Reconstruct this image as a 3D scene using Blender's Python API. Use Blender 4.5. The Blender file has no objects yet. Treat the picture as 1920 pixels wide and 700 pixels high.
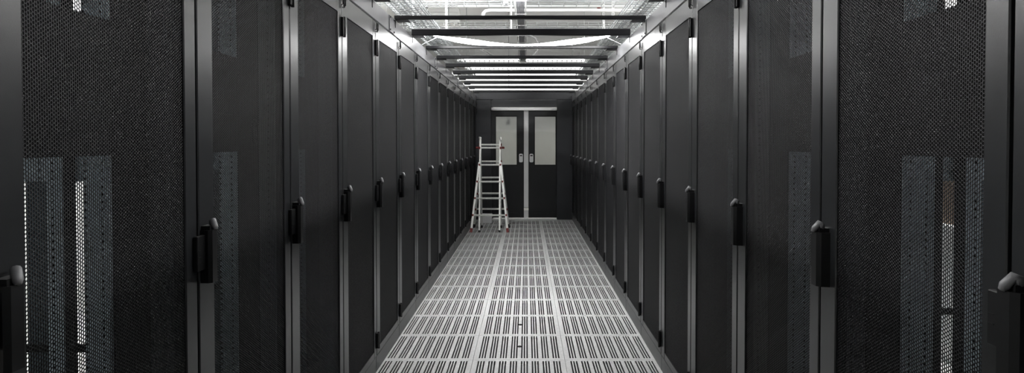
import bpy, math, random
import numpy as np
from mathutils import Vector

random.seed(7)
S = bpy.context.scene
C = bpy.context.collection
R = math.radians

# ------------------------------------------------------------------ camera
cam_d = bpy.data.cameras.new('camera'); cam = bpy.data.objects.new('camera', cam_d); C.objects.link(cam)
cam.location = (0, 0, 1.421); cam.rotation_euler = (R(90 - 1.25), 0, 0)
cam_d.sensor_fit = 'HORIZONTAL'; cam_d.sensor_width = 36; cam_d.lens = 36 * 1351 / 1920
cam_d.shift_x = -27 / 1920; cam_d.shift_y = -53 / 1920
cam_d.clip_start = 0.02; cam_d.clip_end = 100
S.camera = cam

# ------------------------------------------------------------------ world, exposure
W = bpy.data.worlds.new('world'); S.world = W; W.use_nodes = True
W.node_tree.nodes['Background'].inputs[0].default_value = (0.8, 0.9, 1, 1)
W.node_tree.nodes['Background'].inputs[1].default_value = 0.02
S.view_settings.view_transform = 'Standard'; S.view_settings.look = 'None'
S.view_settings.gamma = 1; S.view_settings.use_curve_mapping = False
S.view_settings.exposure = 1.2

FILL_SIDE = 85.0       # radiance of the nearer fill lights added behind the rows
LAMP_FAR = 2.6         # radiance of the strip lights beyond the end wall
FILL_HALL = 30.0        # radiance of the farther fill lights added behind the rows
FILL_AISLE = 16.0      # radiance of the unseen fill lights added over the aisle
LAMP_SHEET = 13.0       # radiance of the sagging light strip above the crossbars

# ------------------------------------------------------------------ geometry helpers
class MB:
    def __init__(self): self.v = []; self.f = []; self.s = []
    def add(self, vs, fs, smooth=False):
        n = len(self.v); self.v += [tuple(p) for p in vs]
        self.f += [tuple(i + n for i in f) for f in fs]; self.s += [smooth] * len(fs); return self
    def box(self, x0, x1, y0, y1, z0, z1):
        return self.add([(x0,y0,z0),(x1,y0,z0),(x1,y1,z0),(x0,y1,z0),(x0,y0,z1),(x1,y0,z1),(x1,y1,z1),(x0,y1,z1)],
                        [(0,3,2,1),(4,5,6,7),(0,1,5,4),(1,2,6,5),(2,3,7,6),(3,0,4,7)])
    def bbox(self, x0, x1, y0, y1, z0, z1, b=.003):
        """box with chamfered edges"""
        xs=(x0,x1); ys=(y0,y1); zs=(z0,z1); V=[]; idx={}
        for i in (0,1):
            for j in (0,1):
                for k in (0,1):
                    sx=b if i==0 else -b; sy=b if j==0 else -b; sz=b if k==0 else -b
                    for a,p in enumerate(((xs[i],ys[j]+sy,zs[k]+sz),(xs[i]+sx,ys[j],zs[k]+sz),(xs[i]+sx,ys[j]+sy,zs[k]))):
                        idx[(i,j,k,a)]=len(V); V.append(p)
        g=lambda *t: idx[t]
        F=[(g(0,0,0,0),g(0,0,1,0),g(0,1,1,0),g(0,1,0,0)),(g(1,0,0,0),g(1,1,0,0),g(1,1,1,0),g(1,0,1,0)),
           (g(0,0,0,1),g(1,0,0,1),g(1,0,1,1),g(0,0,1,1)),(g(0,1,0,1),g(0,1,1,1),g(1,1,1,1),g(1,1,0,1)),
           (g(0,0,0,2),g(0,1,0,2),g(1,1,0,2),g(1,0,0,2)),(g(0,0,1,2),g(1,0,1,2),g(1,1,1,2),g(0,1,1,2))]
        for i in (0,1):
            for j in (0,1):
                F.append((g(i,j,0,0),g(i,j,1,0),g(i,j,1,1),g(i,j,0,1)))
                F.append((g(i,0,j,0),g(i,1,j,0),g(i,1,j,2),g(i,0,j,2)))
                F.append((g(0,i,j,1),g(1,i,j,1),g(1,i,j,2),g(0,i,j,2)))
                for k in (0,1): F.append((g(i,j,k,0),g(i,j,k,1),g(i,j,k,2)))
        return self.add(V,F)
    def tube(self, pts, r, n=8, cap=True, rs=None):
        pts=[Vector(p) for p in pts]; V=[]; F=[]
        up=None
        for i,p in enumerate(pts):
            t=(pts[min(i+1,len(pts)-1)]-pts[max(i-1,0)]).normalized()
            if up is None:
                up=Vector((0,0,1)) if abs(t.z)<.9 else Vector((1,0,0))
            a=t.cross(up).normalized(); b=a.cross(t).normalized(); up=b
            rr=rs[i] if rs else r
            for k in range(n):
                th=2*math.pi*k/n; V.append(p+a*math.cos(th)*rr+b*math.sin(th)*rr)
        for i in range(len(pts)-1):
            for k in range(n):
                F.append((i*n+k,i*n+(k+1)%n,(i+1)*n+(k+1)%n,(i+1)*n+k))
        self.add(V,F,True)
        if cap:
            m=len(self.v)-len(V)
            self.f.append(tuple(m+k for k in range(n))[::-1]); self.s.append(False)
            self.f.append(tuple(m+(len(pts)-1)*n+k for k in range(n))); self.s.append(False)
        return self
    def bar(self, p, q, w, d, up=(0,1,0)):
        """rectangular bar from p to q, w across, d along 'up'"""
        p=Vector(p); q=Vector(q); t=(q-p).normalized(); u=Vector(up); a=t.cross(u).normalized(); b=a.cross(t).normalized()
        V=[]
        for c in (p,q):
            for sx,sy in ((-1,-1),(1,-1),(1,1),(-1,1)): V.append(c+a*sx*w/2+b*sy*d/2)
        return self.add(V,[(0,3,2,1),(4,5,6,7),(0,1,5,4),(1,2,6,5),(2,3,7,6),(3,0,4,7)])
    def prism(self, poly, axis, a0, a1):
        """extrude a 2-D polygon along axis ('x','y','z')"""
        n=len(poly); V=[]
        for a in (a0,a1):
            for (u,w) in poly:
                V.append({'x':(a,u,w),'y':(u,a,w),'z':(u,w,a)}[axis])
        F=[tuple(range(n))[::-1],tuple(range(n,2*n))]+[(i,(i+1)%n,n+(i+1)%n,n+i) for i in range(n)]
        return self.add(V,F)
    def mesh(self, name, mat):
        me=bpy.data.meshes.new(name); me.from_pydata(self.v,[],self.f)
        me.polygons.foreach_set('use_smooth',self.s); me.materials.append(mat)
        import bmesh
        bm=bmesh.new(); bm.from_mesh(me); bmesh.ops.recalc_face_normals(bm,faces=bm.faces); bm.to_mesh(me); bm.free()
        me.update(); return me

def link(name, me, parent=None, loc=(0,0,0), rot=(0,0,0)):
    o=bpy.data.objects.new(name,me); C.objects.link(o)
    o.location=loc; o.rotation_euler=rot
    if parent: o.parent=parent
    return o
def build(name, mb, mat, parent=None, loc=(0,0,0), rot=(0,0,0)):
    return link(name, mb.mesh(name,mat), parent, loc, rot)
def tag(o, label=None, cat=None, group=None, kind=None):
    if label: o['label']=label
    if cat: o['category']=cat
    if group: o['group']=group
    if kind: o['kind']=kind
    return o
def thing(name, label, cat, loc=(0,0,0), rotz=0, group=None):
    o=bpy.data.objects.new(name,None); C.objects.link(o); o.location=loc; o.rotation_euler=(0,0,rotz)
    o.empty_display_size=.1
    return tag(o,label,cat,group)
def copy_tree(o, parent=None):
    c=o.copy(); C.objects.link(c)
    if parent: c.parent=parent
    for ch in list(o.children): copy_tree(ch,c)
    return c
ORD=['first','second','third','fourth','fifth','sixth','seventh','eighth','ninth','tenth','eleventh','twelfth','thirteenth','fourteenth','fifteenth','sixteenth']

# ------------------------------------------------------------------ materials
def mat(name, col, rough=.5, metal=0., spec=.5, noise=0., nscale=8., bump=0., bscale=60., coat=0., emit=None, stretch=None):
    m=bpy.data.materials.new(name); m.use_nodes=True; nt=m.node_tree; b=nt.nodes['Principled BSDF']
    b.inputs['Roughness'].default_value=rough; b.inputs['Metallic'].default_value=metal
    b.inputs['Specular IOR Level'].default_value=spec; b.inputs['Coat Weight'].default_value=coat
    b.inputs['Base Color'].default_value=(*col,1)
    tc=nt.nodes.new('ShaderNodeTexCoord'); mp=nt.nodes.new('ShaderNodeMapping')
    if stretch: mp.inputs['Scale'].default_value=stretch
    nt.links.new(tc.outputs['Object'],mp.inputs['Vector'])
    if noise:
        n=nt.nodes.new('ShaderNodeTexNoise'); n.inputs['Scale'].default_value=nscale; n.inputs['Detail'].default_value=6
        r=nt.nodes.new('ShaderNodeValToRGB')
        r.color_ramp.elements[0].position=.3; r.color_ramp.elements[1].position=.7
        r.color_ramp.elements[0].color=(*[c*(1-noise) for c in col],1); r.color_ramp.elements[1].color=(*[min(1,c*(1+noise)) for c in col],1)
        nt.links.new(mp.outputs[0],n.inputs['Vector']); nt.links.new(n.outputs[0],r.inputs[0]); nt.links.new(r.outputs[0],b.inputs['Base Color'])
    if bump:
        n2=nt.nodes.new('ShaderNodeTexNoise'); n2.inputs['Scale'].default_value=bscale; n2.inputs['Detail'].default_value=3
        bp=nt.nodes.new('ShaderNodeBump'); bp.inputs['Strength'].default_value=bump; bp.inputs['Distance'].default_value=.002
        nt.links.new(mp.outputs[0],n2.inputs['Vector']); nt.links.new(n2.outputs[0],bp.inputs['Height']); nt.links.new(bp.outputs[0],b.inputs['Normal'])
    if emit:
        b.inputs['Emission Color'].default_value=(*emit[0],1); b.inputs['Emission Strength'].default_value=emit[1]
    return m

def hole_mat(name, col, rough, metal, pitch, holes):
    """galvanised steel with small punched holes (fine print, too small to model)"""
    m=mat(name,col,rough,metal,noise=.18,nscale=25)
    nt=m.node_tree; b=nt.nodes['Principled BSDF']
    tc=nt.nodes.new('ShaderNodeTexCoord'); sp=nt.nodes.new('ShaderNodeSeparateXYZ'); nt.links.new(tc.outputs['Object'],sp.inputs[0])
    def M(op,a,b_):
        n=nt.nodes.new('ShaderNodeMath'); n.operation=op
        for i,x in enumerate((a,b_)):
            if x is None: continue
            if hasattr(x,'links'): nt.links.new(x,n.inputs[i])
            else: n.inputs[i].default_value=x
        return n.outputs[0]
    zz=M('ABSOLUTE',M('SUBTRACT',M('FRACT',M('DIVIDE',sp.outputs['Z'],pitch),None),.5),None)
    yy=M('ABSOLUTE',M('SUBTRACT',M('FRACT',M('DIVIDE',sp.outputs['Y'],.042),None),.5),None)
    hit=M('MULTIPLY',M('LESS_THAN',zz,holes),M('LESS_THAN',yy,.075))
    mx=nt.nodes.new('ShaderNodeMixShader'); tr=nt.nodes.new('ShaderNodeBsdfDiffuse'); tr.inputs[0].default_value=(.004,.004,.004,1)
    out=nt.nodes['Material Output']
    nt.links.new(hit,mx.inputs[0]); nt.links.new(b.outputs[0],mx.inputs[1]); nt.links.new(tr.outputs[0],mx.inputs[2]); nt.links.new(mx.outputs[0],out.inputs[0])
    return m

M_={}
M_['rack']   = mat('black rack paint',(.010,.0105,.0115),.30,0,.6,noise=.10,nscale=3,bump=.05,bscale=350)
M_['mesh']   = mat('black mesh sheet',(.007,.007,.008),.5,0,.21)
M_['inner']  = hole_mat('grey perforated frame',(.20,.205,.215),.5,.1,.025,.12)
M_['galv']   = hole_mat('galvanised perforated steel',(.36,.42,.46),.42,.55,.020,.17)
M_['inner2'] = mat('blue grey steel',(.055,.075,.09),.45,.3)
M_['blank']  = mat('black blanking plate',(.004,.004,.0045),.55,0,.2,noise=.1,nscale=6)
M_['plastic']= mat('black plastic',(.006,.006,.0065),.40,0,.22)
M_['tip']    = mat('grey plastic',(.13,.13,.135),.45)
M_['plinth'] = mat('grey plinth paint',(.050,.052,.054),.38,0,.6,noise=.1,nscale=5)
M_['panel']  = mat('grey containment panel',(.135,.135,.142),.32,.25,.6,noise=.10,nscale=4,bump=.03,bscale=200)
M_['bar']    = mat('black satin bar',(.005,.005,.006),.30,0,.28)
M_['tile']   = mat('light grey floor tile',(.57,.57,.565),.42,0,.4,noise=.10,nscale=45,bump=.05,bscale=260)
M_['plenum'] = mat('dark concrete',(.03,.03,.032),.8,noise=.3,nscale=4)
M_['slab']   = mat('pale raised floor',(.42,.42,.41),.45,noise=.06,nscale=10)
M_['white']  = mat('white wall paint',(.80,.80,.78),.6,noise=.03,nscale=2)
M_['ceil']   = mat('white ceiling paint',(.62,.62,.615),.7,noise=.06,nscale=1.5)
M_['dark']   = mat('charcoal panel',(.015,.016,.019),.38,0,.45,noise=.12,nscale=2.5)
M_['darkd']  = mat('black door leaf',(.008,.0085,.0095),.42,0,.35,noise=.1,nscale=3)
M_['alu']    = mat('white aluminium',(.82,.82,.82),.35,0,.5,noise=.03,nscale=6)
M_['ladder'] = mat('brushed aluminium',(.72,.72,.69),.38,.45,.5,noise=.10,nscale=18,stretch=(1,1,.2))
M_['red']    = mat('dark red plastic',(.16,.018,.016),.45)
M_['rubber'] = mat('black rubber',(.014,.013,.013),.6)
M_['wire']   = mat('zinc wire',(.50,.52,.53),.4,.6)
M_['pipe']   = mat('white pipe',(.8,.8,.79),.4)
M_['cable']  = mat('grey cable sheath',(.16,.16,.17),.5,noise=.3,nscale=30)
M_['brown']  = mat('brown cable sheath',(.10,.065,.05),.5)
M_['orange'] = mat('orange cable sheath',(.62,.26,.03),.5)
M_['conduit']= mat('grey conduit',(.36,.36,.36),.45)
M_['beige']  = mat('pale grey cabinet',(.50,.50,.47),.55,noise=.04,nscale=2)
M_['card']   = mat('brown cardboard',(.20,.145,.10),.7,noise=.1,nscale=5)
M_['hall']   = mat('strip diffuser',(.9,.9,.9),.4,emit=((1,.99,.97),FILL_HALL))  # glow of the farther added passage lamps
M_['aisle']  = mat('aisle fill diffuser',(.9,.9,.9),.4,emit=((.97,.985,1),FILL_AISLE))
M_['far']    = mat('far strip diffuser',(.9,.9,.9),.4,emit=((1,1,.99),LAMP_FAR))
M_['side']   = mat('passage fill diffuser',(.9,.9,.9),.4,emit=((1,1,1),FILL_SIDE))
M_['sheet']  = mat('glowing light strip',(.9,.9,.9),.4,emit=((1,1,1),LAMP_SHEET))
g=mat('door glass',(.86,.88,.86),.22,0,.5); g.node_tree.nodes['Principled BSDF'].inputs['Transmission Weight'].default_value=.92
g.node_tree.nodes['Principled BSDF'].inputs['IOR'].default_value=1.2
M_['glass']=g

XL, XR = -.923, .836           # door planes of the two rows
YW = 13.24                     # face of the end wall

# ------------------------------------------------------------------ setting: hall
HX0,HX1,HY0,HY1,HZ=-3.35,3.3,-1.6,32.0,4.3
build('ceiling',MB().box(HX0,HX1,HY0,HY1,HZ,HZ+.1),M_['ceil'])['kind']='structure'
build('wall_left',MB().box(HX0-.1,HX0,HY0,HY1,-.4,HZ),M_['white'])['kind']='structure'
build('wall_right',MB().box(HX1,HX1+.1,HY0,HY1,-.4,HZ),M_['white'])['kind']='structure'
build('wall_back',MB().box(HX0,HX1,HY1,HY1+.1,-.4,HZ),M_['white'])['kind']='structure'
build('wall_front',MB().box(HX0,HX1,HY0-.1,HY0,-.4,HZ),M_['dark'])['kind']='structure'
build('trim_plenum',MB().box(HX0,HX1,HY0,HY1,-.45,-.35),M_['plenum'])['kind']='structure'
FX0,FX1,FY0,FY1=-.949,.851,3.48,13.08
fl=MB().box(HX0,FX0,HY0,HY1,-.035,0).box(FX1,HX1,HY0,HY1,-.035,0).box(FX0,FX1,HY0,FY0,-.035,0).box(FX0,FX1,FY1,HY1,-.035,0)
floor=build('floor',fl,M_['slab']); floor['kind']='structure'

def tile_mesh():
    g=.0012; x0=g; x1=.6-g; y0=g; y1=.6-g; sy0=.034; sy1=.572; d=-.006
    m=MB(); b=.0012
    slots=[]
    for gi in range(8):
        s=.034+gi*.0698
        for j in range(3):
            a=s+j*.0178; slots.append((a,a+.0098))
    q=lambda xa,xb,ya,yb: m.add([(xa,ya,0),(xb,ya,0),(xb,yb,0),(xa,yb,0)],[(0,1,2,3)])
    q(x0,x1,y0,sy0); q(x0,x1,sy1,y1)
    px=x0
    for a,c in slots:
        q(px,a,sy0,sy1); px=c
        m.add([(a,sy0,0),(a,sy1,0),(a,sy1,d),(a,sy0,d)],[(0,1,2,3)])
        m.add([(c,sy0,0),(c,sy1,0),(c,sy1,d),(c,sy0,d)],[(3,2,1,0)])
        m.add([(a,sy1,0),(c,sy1,0),(c,sy1,d),(a,sy1,d)],[(0,1,2,3)])
    q(px,x1,sy0,sy1)
    for (xa,ya,xb,yb) in ((x0,y0,x1,y0),(x1,y0,x1,y1),(x1,y1,x0,y1),(x0,y1,x0,y0)):
        m.add([(xa,ya,0),(xb,yb,0),(xb,yb,-.032),(xa,ya,-.032)],[(3,2,1,0)])
    me=bpy.data.meshes.new('floor_tile'); me.from_pydata(m.v,[],m.f); me.materials.append(M_['tile']); return me
TM=tile_mesh()
lift=MB().tube([(-.018,0,.0),(.018,0,.0)],.004,6)
lift.tube([(.013*math.cos(t*math.pi/6),.013*math.sin(t*math.pi/6),.001) for t in range(13)],.0035,6)
LM=lift.mesh('lifting_ring',M_['plastic'])
for r in range(16):
    for c in range(3):
        t=link('floor_tile',TM,floor,(FX0+.6*c,FY0+.6*r,0))
        if c==1 and r in (2,3):
            link('lifting_ring',LM,t,(.3025,.3,.001))

# ------------------------------------------------------------------ setting: end wall with sliding doors
YD=YW+.07
w=MB()
w.bbox(XL-.06,-.648,YW,YW+.06,.0,2.21,.004).bbox(.558,XR+.06,YW,YW+.06,-.0,2.21,.004)      # side panels
w.bbox(-.648,.558,YW+.012,YW+.06,2.075,2.205,.003)                                         # header over the doors
w.bbox(XL-.06,XR+.06,YW-.004,YW+.06,2.21,2.356,.004)                                       # top header
w.box(XL-.06,-.62,YW+.12,YW+.14,0,2.3).box(.60,XR+.06,YW+.12,YW+.14,0,2.3)
we=build('wall_end',w,M_['dark']); we['kind']='structure'
rail=MB().bbox(-.648,.560,YW-.02,YW+.04,2.013,2.064,.004)
build('trim_1',rail,M_['alu'])['kind']='structure'
build('trim_2',MB().bbox(-.045,.036,YD+.052,YD+.075,.215,2.05,.002).bbox(-.045,.036,YD+.052,YD+.075,.0,.165,.002),M_['alu'])['kind']='structure'
build('trim_3',MB().bbox(-.66,.56,YW-.10,YW+.2,.0005,.012,.002),M_['alu'])['kind']='structure'

def leaf(name,x0,x1,wx0,wx1,hx,label):
    y0=YD; y1=YD+.045; m=MB()
    zb,zt=.03,2.012; wz0,wz1=.992,1.918
    m.box(x0,wx0,y0,y1,zb,zt).box(wx1,x1,y0,y1,zb,zt)
    m.box(wx0,wx1,y0,y1,wz1,zt).box(wx0,wx1,y0,y1,.885,wz0)
    m.box(wx0,wx1,y0+.012,y1-.006,zb+.09,.885).box(wx0,wx1,y0,y1,zb,zb+.09)
    d=build(name,m,M_['darkd']); d['kind']='structure'; d['label']=label
    f=MB(); e=.02
    f.box(wx0,wx0+e,y0-.006,y0,wz0,wz1).box(wx1-e,wx1,y0-.006,y0,wz0,wz1).box(wx0+e,wx1-e,y0-.006,y0,wz0,wz0+e).box(wx0+e,wx1-e,y0-.006,y0,wz1-e,wz1)
    build('window_bead',f,M_['plastic'],d)
    build('pane',MB().box(wx0+.002,wx1-.002,y0+.015,y0+.021,wz0+.002,wz1-.002),M_['glass'],d)
    poly=[]
    for cx,cz,a0 in ((.014,.0575,0),(-.014,.0575,90),(-.014,-.0575,180),(.014,-.0575,270)):
        for k in range(5):
            a=R(a0+k*22.5); poly.append((hx+cx+.021*math.cos(a),1.135+cz+.021*math.sin(a)))
    h=build('handle_plate',MB().prism(poly,'y',y0-.012,y0),M_['alu'],d)
    build('finger_slot',MB().bbox(hx-.022,hx+.022,y0-.016,y0-.011,1.17,1.19,.002),M_['plastic'],h)
    return d
leaf('door_1',-.648,-.047,-.581,-.160,-.100,'left sliding leaf, black with a tall pane')
leaf('door_2',.038,.62,.137,.556,.093,'right sliding leaf, black with a tall pane')

# ------------------------------------------------------------------ racks
DW=.788; MW0,MW1=-.394+.098,.394-.066; MZ0,MZ1=.145,2.065
def perforated(name, x0,x1,z0,z1, pitch=.0080, web=.0017, t=.0016):
    dx=pitch*math.sqrt(3)/2; nx=int((x1-x0)/dx); nz=int((z1-z0)/pitch)
    ro=pitch/math.sqrt(3); ri=ro-web/math.sqrt(3)
    ci,cj=np.meshgrid(np.arange(nx),np.arange(nz),indexing='ij')
    cx=x0+(ci.ravel()+.5)*(x1-x0)/nx; cz=z0+(cj.ravel()+.25+.5*(ci.ravel()%2))*(z1-z0)/nz
    ang=np.arange(6)*np.pi/3
    n=len(cx)
    V=np.zeros((n,18,3),np.float32)
    sx=(x1-x0)/nx/dx; sz=(z1-z0)/nz/pitch
    for k,(r,y) in enumerate(((ro,0),(ri,0),(ri,t))):
        V[:,k*6:(k+1)*6,0]=cx[:,None]+r*np.cos(ang)*sx; V[:,k*6:(k+1)*6,2]=np.clip(cz[:,None]+r*np.sin(ang)*sz,z0,z1); V[:,k*6:(k+1)*6,1]=y
    q=[]
    for i in range(6):
        j=(i+1)%6; q.append((i,j,6+j,6+i)); q.append((6+i,6+j,12+j,12+i))
    q=np.array(q,np.int32); F=(q[None]+ (np.arange(n)*18)[:,None,None]).reshape(-1,4)
    me=bpy.data.meshes.new(name); me.vertices.add(n*18); me.vertices.foreach_set('co',V.ravel())
    me.loops.add(F.size); me.loops.foreach_set('vertex_index',F.ravel().astype(np.int32))
    me.polygons.add(len(F)); me.polygons.foreach_set('loop_start',np.arange(0,F.size,4,dtype=np.int32))
    me.update(calc_edges=True); me.materials.append(M_['mesh']); return me
PM=perforated('mesh_panel',MW0,MW1,MZ0,MZ1)

def make_rack(full=True):
    root=thing('server_rack','x','server rack')
    f=MB()
    for sx in (-1,1):
        for y0 in (.04,1.10):
            xa,xb=sorted((sx*.394,sx*.334)); f.box(xa,xb,y0,y0+.06,.10,2.165)
        xa,xb=sorted((sx*.394,sx*.350))
        f.box(xa,xb,.10,1.10,.10,.15).box(xa,xb,.10,1.10,2.11,2.165)
    f.box(-.334,.334,.04,.09,.10,.145).box(-.334,.334,1.11,1.16,.10,.15)
    f.box(-.334,.334,.04,.09,2.10,2.165).box(-.334,.334,1.11,1.16,2.10,2.165)
    build('frame',f,M_['inner'],root)
    build('plinth',MB().bbox(-.398,.398,.004,1.16,0,.098,.003),M_['plinth'],root)
    for ya,yb in ((.04,.55),(.95,1.16)): build('roof_panel',MB().box(-.394,.394,ya,yb,2.166,2.17),M_['rack'],root)
    d=MB(); x0,x1=-.394,.394; z0,z1=.104,2.162
    d.bbox(x0,MW0,0,.034,z0,z1,.003).bbox(MW1,x1,0,.034,z0,z1,.003)
    d.box(MW0,MW1,.001,.032,z0,MZ0).box(MW0,MW1,.001,.032,MZ1,z1)
    door=build('door',d,M_['rack'],root)
    link('mesh_panel',PM,door,(0,.006,0))
    hx=-.394
    h=MB()
    # body of the swing handle: rounded D profile
    prof=[(hx+.008,0),(hx+.006,-.022),(hx+.014,-.032),(hx+.046,-.032),(hx+.058,-.022),(hx+.064,0)]
    h.prism(prof,'z',1.022,1.172)
    h.prism([(hx+.012,0),(hx+.014,-.025),(hx+.05,-.025),(hx+.056,0)],'z',1.172,1.184)
    hb=build('handle',h,M_['plastic'],door)
    build('handle_tip',MB().tube([(hx+.048,-.014,1.182),(hx+.047,-.016,1.194),(hx+.042,-.021,1.197),(hx+.032,-.031,1.180),(hx+.029,-.034,1.172)],.008,10,True,[.005,.0085,.0095,.0095,.006]),M_['tip'],door)
    pl=MB().bbox(hx-.040,hx+.010,-.014,-.002,1.062,1.160,.002)
    for z in (1.10,1.118): pl.box(hx-.036,hx-.020,-.0155,-.013,z,z+.0015)
    build('lock_plate',pl,M_['plastic'],door)
    hg=MB().bbox(x1-.016,x1+.016,-.014,.004,0,.094,.003).tube([(x1+.006,-.012,-.004),(x1+.006,-.012,.098)],.007,8)
    HM=hg.mesh('hinge',M_['plastic'])
    for z in (.155,1.953): link('hinge',HM,door,(0,0,z))
    # pair of hooked clips bridging the joint to the next rack
    b=MB()
    for sx in (-1,1):
        cx=.4+sx*.018
        b.tube([(cx-.009*sx,-.004,2.098),(cx-.009*sx,-.012,2.098),(cx-.009*sx,-.012,2.150),(cx+.009*sx,-.012,2.150),(cx+.009*sx,-.012,2.110),(cx+.009*sx,-.004,2.106)],.0025,6)
    build('joining_clip',b,M_['plastic'],root)
    if not full:
        build('light_blocker',MB().box(-.39,.39,1.165,1.175,.10,2.165),M_['rack'],root)  # unseen black sheet added to stop light passing through the far racks
        return root
    for sx in (-1,1):
        t=.002; xa=sx*.195
        b2=lambda m,x,y,u,w: m.box(min(x,y),max(x,y),u,w,.15,2.10)
        for y0,dd in ((.132,.058 if sx>0 else .074),(.78,.06)):
            r=MB(); b2(r,xa,xa+sx*t,y0,y0+dd); b2(r,xa,xa+sx*.028,y0-.0025,y0-.0005); b2(r,xa,xa+sx*.05,y0+dd+.001,y0+dd+.003)
            build('mounting_rail',r,M_['galv'],root)
        o=.222 if sx>0 else .265
        r=MB(); b2(r,xa,xa+sx*.012,o,o+.023); build('cable_strip',r,M_['blank'],root)
        if sx<0: r=MB(); b2(r,xa,xa+sx*.012,.208,.228); build('cable_strip',r,M_['blank'],root)
        r=MB(); b2(r,xa,xa+sx*t,o+.0235,o+.066); build('inner_post',r,M_['galv'],root)
        r=MB(); b2(r,xa+sx*.014,xa+sx*.016,o+.067,o+.125); build('inner_post',r,M_['inner2'],root)
        r=MB(); xs=sorted((xa+sx*.013,xa+sx*.016)); r.box(xs[0],xs[1],.134,.60,1.322,1.386)
        build('depth_rail',r,M_['galv'],root)
        if sx>0:
            r=MB(); r.box(xa+.0125,xa+.02,.134,.60,.885,.905); build('depth_rail',r,M_['blank'],root)
    for a,bz in ((1.388,1.520),(1.520,1.607),(1.607,1.728)):
        p=MB().bbox(-.204,.204,.122,.129,a+.0003,bz-.0003,.0012)
        for sx in (-1,1): p.tube([(sx*.196,.119,(a+bz)/2),(sx*.196,.123,(a+bz)/2)],.004,6)
        build('blanking_panel',p,M_['blank'],root)
    for sx in (-1,1):
        xa,xb=sorted((sx*.206,sx*.393))
        build('air_dam',MB().box(xa,xb,.126,.131,.146,2.10),M_['blank'],root)
    for sx,z in ((-1,1.46),(1,1.46),(-1,2.02),(1,2.02)):
        cx=sx*.285
        build('cable_ring',MB().tube([(cx+.026*math.cos(k*R(30)),  .095,z+.045*math.sin(k*R(30))) for k in range(13)],.005,6),M_['plastic'],root)
    return root
full=make_rack(True); bare=make_rack(False); first={True:full,False:bare}; used={True:False,False:False}
def place(x,y,rz,is_full,label,group):
    src=first[is_full]
    if used[is_full]: o=copy_tree(src)
    else: o=src; used[is_full]=True
    o.location=(x,y,0); o.rotation_euler=(0,0,rz); o['label']=label; o['group']=group
    return o
for k in range(15):
    place(XL,2.02-.8+.8*k+.4,R(90),k<6,f'black mesh-door server rack, {ORD[k]} from the camera in the left row','server racks of the left row')
for k in range(16):
    place(XR,1.246-.8+.8*k+.4,R(-90),k<7,f'black mesh-door server rack, {ORD[k]} from the camera in the right row','server racks of the right row')

# ------------------------------------------------------------------ containment panels above the racks
def cpanel(side,x,y0,y1,joint,label):
    s=1 if side=='left' else -1
    root=thing('containment_panel',label,'panel',(x,y0,2.17),0,f'containment panels on the {side} row')
    L=y1-y0
    xa,xb=sorted((0,-s*.02))
    m=MB().bbox(xa,xb,.0015,L-.0015,.003,.112,.002)
    xc,xd=sorted((-s*.02,-s*.07)); m.box(xc,xd,.0015,L-.0015,.106,.112)
    build('sheet',m,M_['panel'],root)
    if joint:
        a,b=sorted((s*.0005,s*.006))
        j=build('joining_plate',MB().bbox(a,b,L-.09,L+.07,.002,.110,.0015),M_['panel'],root)
        bm=MB()
        for yy in (L-.078,L+.058):
            for zz in (.014,.098): bm.tube([(s*.005,yy,zz),(s*.011,yy,zz)],.0065,8)
        build('bolts',bm,M_['plastic'],j)
    return root
js=[.15,2.55,4.95,7.35,9.75,12.15,YW]
for i in range(6): cpanel('left',XL,js[i],js[i+1],i<5,f'long grey panel on the rack tops, {ORD[i]} from the camera on the left')
js=[.33,2.73,5.13,7.53,9.93,12.33,YW]
for i in range(6): cpanel('right',XR,js[i],js[i+1],i<5,f'long grey panel on the rack tops, {ORD[i]} from the camera on the right')

# ------------------------------------------------------------------ crossbars
bars=[(3.52,.025),(4.30,.025),(5.06,.025),(5.82,.052),(6.63,.025),(7.43,.032),(8.25,.042),(9.05,.044),(9.84,.048),(10.65,.042),(11.55,.042),(12.45,.042)]
for i,(y,t) in enumerate(bars):
    n=i-2
    lab=('black crossbar between the row tops, '+(f'{ORD[n]} one crossing the picture from the top' if n>=0 else ('nearest of all to the camera' if n==-2 else 'only its end brackets in view')))
    if n==1: lab='thick black crossbar between the row tops, second from the top of the picture'
    root=thing('crossbar',lab,'crossbar',(0,y,2.283),0,'crossbars over the aisle')
    build('bar',MB().bbox(XL,XR,-.02,.02,.0,t,.003),M_['bar'],root)
    for s,x in ((1,XL),(-1,XR)):
        xa,xb=sorted((x,x+s*.095))
        br=build('end_bracket',MB().bbox(xa,xb,.021,.13,-.0015,.0035,.001),M_['bar'],root)
        poly=[(.03+.006*math.cos(R(a)),-.028+(.020 if a<=180 else -.020)+.006*math.sin(R(a))) for a in range(0,360,30)]
        xa,xb=sorted((x+s*.0005,x+s*.0035))
        build('slot_cap',MB().prism(poly,'x',xa,xb),M_['plastic'],root)

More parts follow.
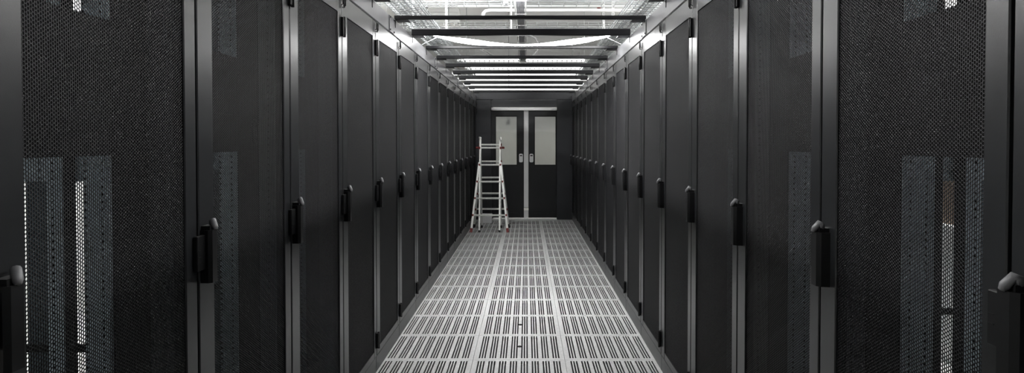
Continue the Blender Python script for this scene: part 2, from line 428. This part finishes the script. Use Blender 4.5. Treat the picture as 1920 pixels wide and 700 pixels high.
# ------------------------------------------------------------------ sagging glowing strip between second and third crossbars
def smile():
    m=MB(); n=28; y0,y1=6.22,6.52
    ft=[(-1,68.5),(-.59,75),(-.34,81),(-.16,84.2),(0,85),(.16,84.2),(.34,81),(.59,75),(1,68.5)]
    bk=[(-1,71),(-.78,80),(-.59,84.5),(-.4,86.5),(0,87.2),(.4,86.5),(.59,84.5),(.78,80),(1,71)]
    def ip(t,P):
        return float(np.interp(t,[p[0] for p in P],[p[1] for p in P]))
    V=[];F=[]
    for i in range(n+1):
        t=-1+2*i/n; x=t*.76-.04
        for (y,P) in ((y0,ft),(y1,bk)):
            z=1.421+(267.5-ip(t,P))*y/1351
            V+= [(x,y,z),(x,y,z+.006)]
    for i in range(n):
        a=i*4;b=a+4
        F+=[(a,b,b+2,a+2),(a+1,a+3,b+3,b+1),(a,a+1,b+1,b),(a+2,b+2,b+3,a+3)]
    F+=[(0,2,3,1),(n*4,n*4+1,n*4+3,n*4+2)]
    m.add(V,F,True); return m
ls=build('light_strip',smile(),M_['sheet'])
for x,s in ((-.795,-1),(.715,1)):
    build('end_cord',MB().tube([(x,6.37,2.345),(x+s*.125,6.37,2.283)],.004,5),M_['wire'],ls)
tag(ls,'white glowing strip sagging across the aisle just behind the thick crossbar','light strip')

# ------------------------------------------------------------------ strip lights beyond the end wall, and added fill lights
def strip(x0,x1,y,z,m,label,group,wd=.12,style=0):
    root=thing('strip_light',label,'ceiling light',(0,y,z),0,group)
    build('housing',MB().bbox(x0,x1,-wd/2-.006,wd/2+.006,.05,.085,.004),M_['pipe'],root)
    build('diffuser',MB().bbox(x0+.02,x1-.02,-wd/2,wd/2,0,.0495,.012),m,root)
    if style==1:
        b=MB(); n=26
        for i in range(n):
            x=x0+.1+(x1-x0-.2)*i/(n-1); b.tube([(x,-wd/2-.004,.005),(x,-wd/2-.02,.005)],.022,8)
        build('lens_row',b,M_['conduit'],root)
    if style==2:
        b=MB()
        for i in range(15):
            x=x0+.12+(x1-x0-.24)*i/14; b.bbox(x-.05,x+.05,-wd/2-.006,-wd/2-.001,.01,.032,.002)
        build('slot_row',b,M_['conduit'],root)
    for x in (x0+.3,x1-.3): build('hanger_wire',MB().tube([(x,0,.085),(x,0,HZ-z)],.004,5),M_['wire'],root)
    return root
far=[(17.8,1,.16,-1.72,1.45),(19.7,1,.2,-1.72,1.55),(21.3,0,.2,-2.2,2.0),(23.1,2,.24,-2.2,2.0),(25.1,0,.26,-2.2,2.0),(27.3,0,.3,-2.2,2.0)]
for i,(y,st,wd,fx0,fx1) in enumerate(far):
    strip(fx0,fx1,y,3.42,M_['far'],f'white strip light beyond the end wall, {ORD[i]} from the top of the six','strip lights beyond the end wall',wd,st)
for i,y in enumerate((6.0,9.2)):  # fill lights added out of view to brighten the aisle
    strip(-1.6,-.1,y,3.55,M_['aisle'],f'unseen fill light added above the aisle, {("nearer","farther")[i]} of two','fill lights added above the aisle',.2)
for i,(x,sd) in enumerate(((-2.75,'left'),(2.7,'right'))):
    for j,y in enumerate((2.6,6.2,9.8,14.8)):  # unseen fill lights added to brighten the space behind the rows
        root=thing('strip_light',f'unseen fill light added over the passage behind the {sd} row, {ORD[j]} from the camera','ceiling light',(x,y,3.5),0,f'fill lights added behind the {sd} row')
        build('housing',MB().bbox(-.066,.066,-.9,.9,.05,.085,.004),M_['pipe'],root)
        build('diffuser',MB().bbox(-.06,.06,-.88,.88,0,.0495,.012),M_['side'] if j in (0,1) else M_['hall'],root)
        for yy in (-.6,.6): build('hanger_wire',MB().tube([(0,yy,.085),(0,yy,HZ-3.5)],.004,5),M_['wire'],root)

# ------------------------------------------------------------------ overhead services
def basket(x0,x1,y0,y1,z,along,label,sp=.15,nb=5,h=.06,r=.0035):
    root=thing('wire_basket',label,'cable tray',((x0+x1)/2,(y0+y1)/2,z))
    ox,oy=(x0+x1)/2,(y0+y1)/2
    lw=MB(); cw=MB()
    if along=='y':
        for i in range(nb):
            x=x0-ox+(x1-x0)*i/(nb-1); lw.tube([(x,y0-oy,0),(x,y1-oy,0)],r,5)
        for x in (x0-ox,x1-ox):
            for zz in (h/2,h): lw.tube([(x,y0-oy,zz),(x,y1-oy,zz)],r,5)
        n=int((y1-y0)/sp)
        for k in range(n+1):
            y=y0-oy+k*(y1-y0)/n; cw.tube([(x0-ox,y,h),(x0-ox,y,-.004),(x1-ox,y,-.004),(x1-ox,y,h)],r,5)
    else:
        for i in range(nb):
            y=y0-oy+(y1-y0)*i/(nb-1); lw.tube([(x0-ox,y,0),(x1-ox,y,0)],r,5)
        for y in (y0-oy,y1-oy):
            for zz in (h/2,h): lw.tube([(x0-ox,y,zz),(x1-ox,y,zz)],r,5)
        n=int((x1-x0)/sp)
        for k in range(n+1):
            x=x0-ox+k*(x1-x0)/n; cw.tube([(x,y0-oy,h),(x,y0-oy,-.004),(x,y1-oy,-.004),(x,y1-oy,h)],r,5)
    for sx in (-1,1):
        for sy in (-1,1):
            hxx,hyy=sx*(x1-x0)*(.5 if along=='y' else .42),sy*(y1-y0)*(.5 if along=='x' else .30)
            build('hanger_rod',MB().tube([(hxx,hyy,-.004),(hxx,hyy,HZ-z)],.005,6),M_['wire'],root)
    build('long_wires',lw,M_['wire'],root); build('cross_wires',cw,M_['wire'],root)
    return root
basket(-1.50,-1.16,4.0,16.5,2.90,'y','zinc wire basket running along above the left row',.12,7,.07,.006)
basket(1.12,1.46,4.0,16.5,2.90,'y','zinc wire basket running along above the right row',.12,7,.07,.006)
basket(-2.2,2.2,8.75,9.15,3.14,'x','zinc wire basket crossing overhead at the top edge of the picture',.153,5,.07)
basket(-2.2,2.2,11.0,11.4,3.18,'x','zinc wire basket crossing overhead between the first and second crossbars',.153,5,.07)

def cable(name,pts,r,m,label,cat,n=8):
    return tag(build(name,MB().tube(pts,r,n),m),label,cat)
for i,(x,s) in enumerate(((-1.40,'left'),(-1.30,'left'),(1.24,'right'),(1.34,'right'))):
    pts=[(x+.02*math.sin(k*1.3+i),4.2+k*.8,2.925+.006*math.sin(k*2.1+i)) for k in range(16)]
    cable('cable',pts,.020,M_['pipe'] if i%2 else M_['conduit'],f'{"white" if i%2 else "grey"} cable lying in the wire basket above the {s} row','cable',6)
# pipe with an elbow
cable('water_pipe',[(1.6,10.0,3.25),(.5,10.0,3.25),(-.50,10.0,3.25),(-.565,10.0,3.24),(-.595,10.0,3.205),(-.60,10.0,3.14)],.024,M_['pipe'],'white horizontal pipe with an elbow behind the top crossing basket','pipe',10)
wp=cable('water_pipe',[(1.7,10.6,3.42),(-1.0,10.6,3.42)],.018,M_['pipe'],'thin white straight pipe above the elbowed pipe','pipe',10)
for x in (-.8,1.5): build('pipe_hanger',MB().tube([(x,10.6,3.43),(x,10.6,HZ)],.006,6),M_['wire'],wp)
# junction box
jb=thing('junction_box','small white junction box with a black slot near the middle of the top edge','junction box',(-.27,9.5,3.22))
build('box',MB().bbox(-.032,.032,-.03,.03,0,.13,.004),M_['pipe'],jb)
build('slot',MB().bbox(-.007,.007,-.034,-.0295,.045,.10,.002).bbox(-.014,.024,-.034,-.0295,.003,.014,.002),M_['plastic'],jb)
# central strut channel with dark cables
cs=thing('cable_channel','narrow white cable channel with dark cables along the aisle centre','cable tray',(-.06,8,2.77))
c=MB()
for s in (-1,1): c.box(min(s*.045,s*.060),max(s*.045,s*.060),-2.0,4.1,-.005,.05)
for k in range(9): c.box(-.06,.06,-1.9+k*.72,-1.87+k*.72,-.012,-.006)
c.box(-.06,.06,4.1,4.14,-.03,.05)
build('channel',c,M_['pipe'],cs)
cb=MB()
for k in range(5): cb.tube([(-.032+k*.016,-2.0,.012+.004*(k%2)),(-.032+k*.016,1,.010),(-.032+k*.016,4.08,.012)],.0075,6)
build('cable_bundle',cb,M_['cable'],cs)
# hangers
for i,(x,y,z,wd,lab) in enumerate(((-1.105,10,2.98,.03,'above the left row, left of the white pipe'),(-.21,10,2.95,.022,'beside the white junction box'),
        (1.09,10.2,2.90,.03,'above the right row under the white pipe'),(1.22,10.2,3.15,.04,'right of the red valve'),(1.50,10.2,3.05,.03,'farthest right above the right row'),(-1.5,9.6,2.9,.024,'farthest left above the left row'))):
    h=thing('hanger_strut','upright white slotted hanger strut '+lab,'hanger',(x,y,z))
    m=MB().bbox(-wd/2,wd/2,-.012,.012,0,HZ-z,.002)
    build('strut',m,M_['pipe'],h)
    sl=MB()
    for k in range(16): sl.box(-wd*.16,wd*.16,-.0135,-.0118,.02+k*.05,.05+k*.05)
    build('slots',sl,M_['conduit'],h)
# red valve
vv=thing('valve','small red valve on the white pipe at the right','valve',(1.0,9.99,3.272))
build('handwheel',MB().tube([(0,0,0),(0,0,.012)],.028,10),M_['red'],vv); build('stem',MB().tube([(0,0,-.01),(0,0,.01)],.008,8),M_['wire'],vv)
# hoses
arc=lambda cx,cz,r,a0,a1,y,n=16: [(cx+r*math.cos(R(a0+(a1-a0)*k/n)),y,cz+r*math.sin(R(a0+(a1-a0)*k/n))) for k in range(n+1)]
cable('hose',[(-.02,12.0,HZ),(-.02,12.0,3.3),(.0,12.0,3.21)]+arc(.03,3.03,.17,90,-40,12.0)+[(.12,12.0,2.86)],.018,M_['conduit'],'grey hose bent in a half loop behind the thick crossbar','hose')
cable('cable_loop',arc(.115,3.42,.12,175,365,9.3),.010,M_['brown'],'larger brown cable loop hanging at the top edge of the picture','cable')
cable('cable_loop',arc(.115,3.42,.085,175,365,9.28),.010,M_['brown'],'smaller brown cable loop hanging inside the larger one','cable')
cable('conduit',[(-1.05,15,3.42),(-.70,15,3.20)],.014,M_['conduit'],'left one of two slanting grey conduits behind the third crossbar','conduit')
cable('conduit',[(-.99,15,3.42),(-.64,15,3.20)],.014,M_['conduit'],'right one of two slanting grey conduits behind the third crossbar','conduit')
ob=MB()
for k in range(8): ob.tube([(-1.43+k*.022,14.0,2.945),(-1.42+k*.022,14.5,2.955),(-1.44+k*.022,15.2,2.945)],.012,6)
tag(build('orange_cables',ob,M_['orange']),'bundle of orange cables above the left row near the end wall','cable')
# cooling unit
ac=thing('cooling_unit','white louvred cooling unit hung high at the upper left','cooling unit',(-1.75,14.0,3.72))
a=MB().box(-.40,.44,.03,.4,0,.32)
for x in (-.40,-.19,-.175,.195,.215,.42): a.box(x,x+.02,0,.03,0,.32)
a.box(-.40,.44,0,.03,.30,.32).box(-.40,.44,0,.03,0,.02)
build('casing',a,M_['white'],ac)
sl=MB()
for (x0,x1) in ((-.38,-.19),(-.155,.195),(.235,.42)):
    for k in range(4): sl.box(x0,x1,.006,.028,.03+k*.066,.082+k*.066)
build('louvres',sl,M_['white'],ac)
for x in (-.3,.34): build('hanger_rod',MB().tube([(x,.2,.32),(x,.2,HZ-3.72)],.008,6),M_['wire'],ac)

# ------------------------------------------------------------------ beyond the doors
cbn=thing('cabinet','pale grey low cabinet seen through the door panes','cabinet',(0,15.6,0))
m=MB().bbox(-1.6,1.6,0,.6,.06,1.66,.006).box(-1.58,1.58,.03,.58,0,.06)
build('carcass',m,M_['beige'],cbn)
for i in range(4): build('door',MB().bbox(-1.59+i*.8,-.81+i*.8,-.018,-.001,.08,1.64,.004),M_['beige'],cbn)
build('top',MB().bbox(-1.62,1.62,-.03,.62,1.661,1.69,.004),M_['white'],cbn)

# ------------------------------------------------------------------ ladder
def ladder():
    root=thing('ladder','silver folding ladder with red fittings standing before the left sliding door','ladder')
    T=lambda h,a,b: a+(b-a)*h/1.46
    yf=lambda h: T(h,11.36,11.63); yb=lambda h: T(h,12.02,11.70)
    cx=-.585; half_in=.165
    def hw(h): return .165 if h>1.06 else .165+(1.06-h)/1.06*.125     # flared outer legs
    # outer flared legs + straight inner sections, front and back
    for yy,nm in ((yf,'front'),(yb,'back')):
        for s in (-1,1):
            build('outer_rail',MB().bar((cx+s*hw(.03),yy(.03),.03),(cx+s*(half_in+.006),yy(1.10),1.10),.030,.062),M_['ladder'],root)
            ib=.02 if nm=='front' else .05
            off=.012 if nm=='front' else -.012
            build('inner_rail',MB().bar((cx+s*.160,yy(ib)+off,ib),(cx+s*.160,yy(1.46)+off*.3,1.46),.024,.05),M_['ladder'],root)
            f=MB().bar((cx+s*hw(0),yy(0),0.0),(cx+s*hw(.06),yy(.06),.065),.040,.075)
            build('foot',f,M_['red'] if (nm=='front') else M_['rubber'],root)
            build('inner_foot',MB().bar((cx+s*.160,yy(0)+off,0.0),(cx+s*.160,yy(.03)+off,.03),.03,.056),M_['rubber'],root)
        hs=(.269,.534,.797,1.065,1.338)
        for h in hs:
            if nm=='back': h+=.05
            w=hw(h)+.004
            build('rung',MB().bbox(cx-w,cx+w,yy(h)-.022,yy(h)+.018,h-.016,h+.012,.005),M_['ladder'],root)
            for s in (-1,1):
                xa,xb=sorted((cx+s*(w-.012),cx+s*(w+.016)))
                build('rung_cap',MB().bbox(xa,xb,yy(h)-.034,yy(h)+.022,h-.024,h+.018,.004),M_['red'],root)
    for s in (-1,1):
        hx=cx+s*.163
        build('hinge',MB().bbox(hx-.016,hx+.016,11.60,11.74,1.41,1.475,.012).bar((hx,11.62,1.46),(hx-.004,11.60,1.51),.022,.03).bar((hx,11.71,1.46),(hx+.004,11.73,1.505),.022,.03),M_['ladder'],root)
        build('lock_knob',MB().tube([(cx+s*.19,yf(1.338),1.338),(cx+s*.232,yf(1.338),1.338)],.018,10),M_['red'],root)
    return root
ladder()
bx=thing('box','small pale grey box on the floor behind the ladder','box',(-.72,12.72,.001))
build('body',MB().bbox(-.11,.11,-.08,.08,0,.14,.005),M_['alu'],bx); build('lid',MB().bbox(-.115,.115,-.085,.085,.141,.158,.004),M_['alu'],bx)

wc=thing('side_cabinet','white low cabinet glimpsed through the mesh of the nearest right rack','cabinet',(2.95,4.5,0))
build('carcass',MB().bbox(-.24,.30,-.6,.6,.04,.86,.004).box(-.22,.28,-.58,.58,0,.04),M_['alu'],wc)
build('top',MB().bbox(-.25,.31,-.61,.61,.861,.89,.004),M_['alu'],wc)
bb=thing('cardboard_box','brown cardboard box on the white low cabinet behind the right row','box',(2.92,4.5,.8905))
build('carton',MB().bbox(-.18,.2,-.45,.45,0,.40,.004),M_['card'],bb)
build('tape',MB().box(-.03,.03,-.451,.451,.4002,.4012),M_['beige'],bb)
pl=thing('plug_lead','small dark plug on a lead hanging beyond the left door pane','lead',(-.38,15.2,1.80))
build('lead',MB().tube([(.0,0,.10),(.01,0,.4),(0,0,HZ-1.80)],.006,6),M_['cable'],pl)
build('plug',MB().bbox(-.05,.03,-.02,.02,0,.05,.008).bbox(-.02,.03,-.015,.015,.05,.11,.005),M_['plastic'],pl)
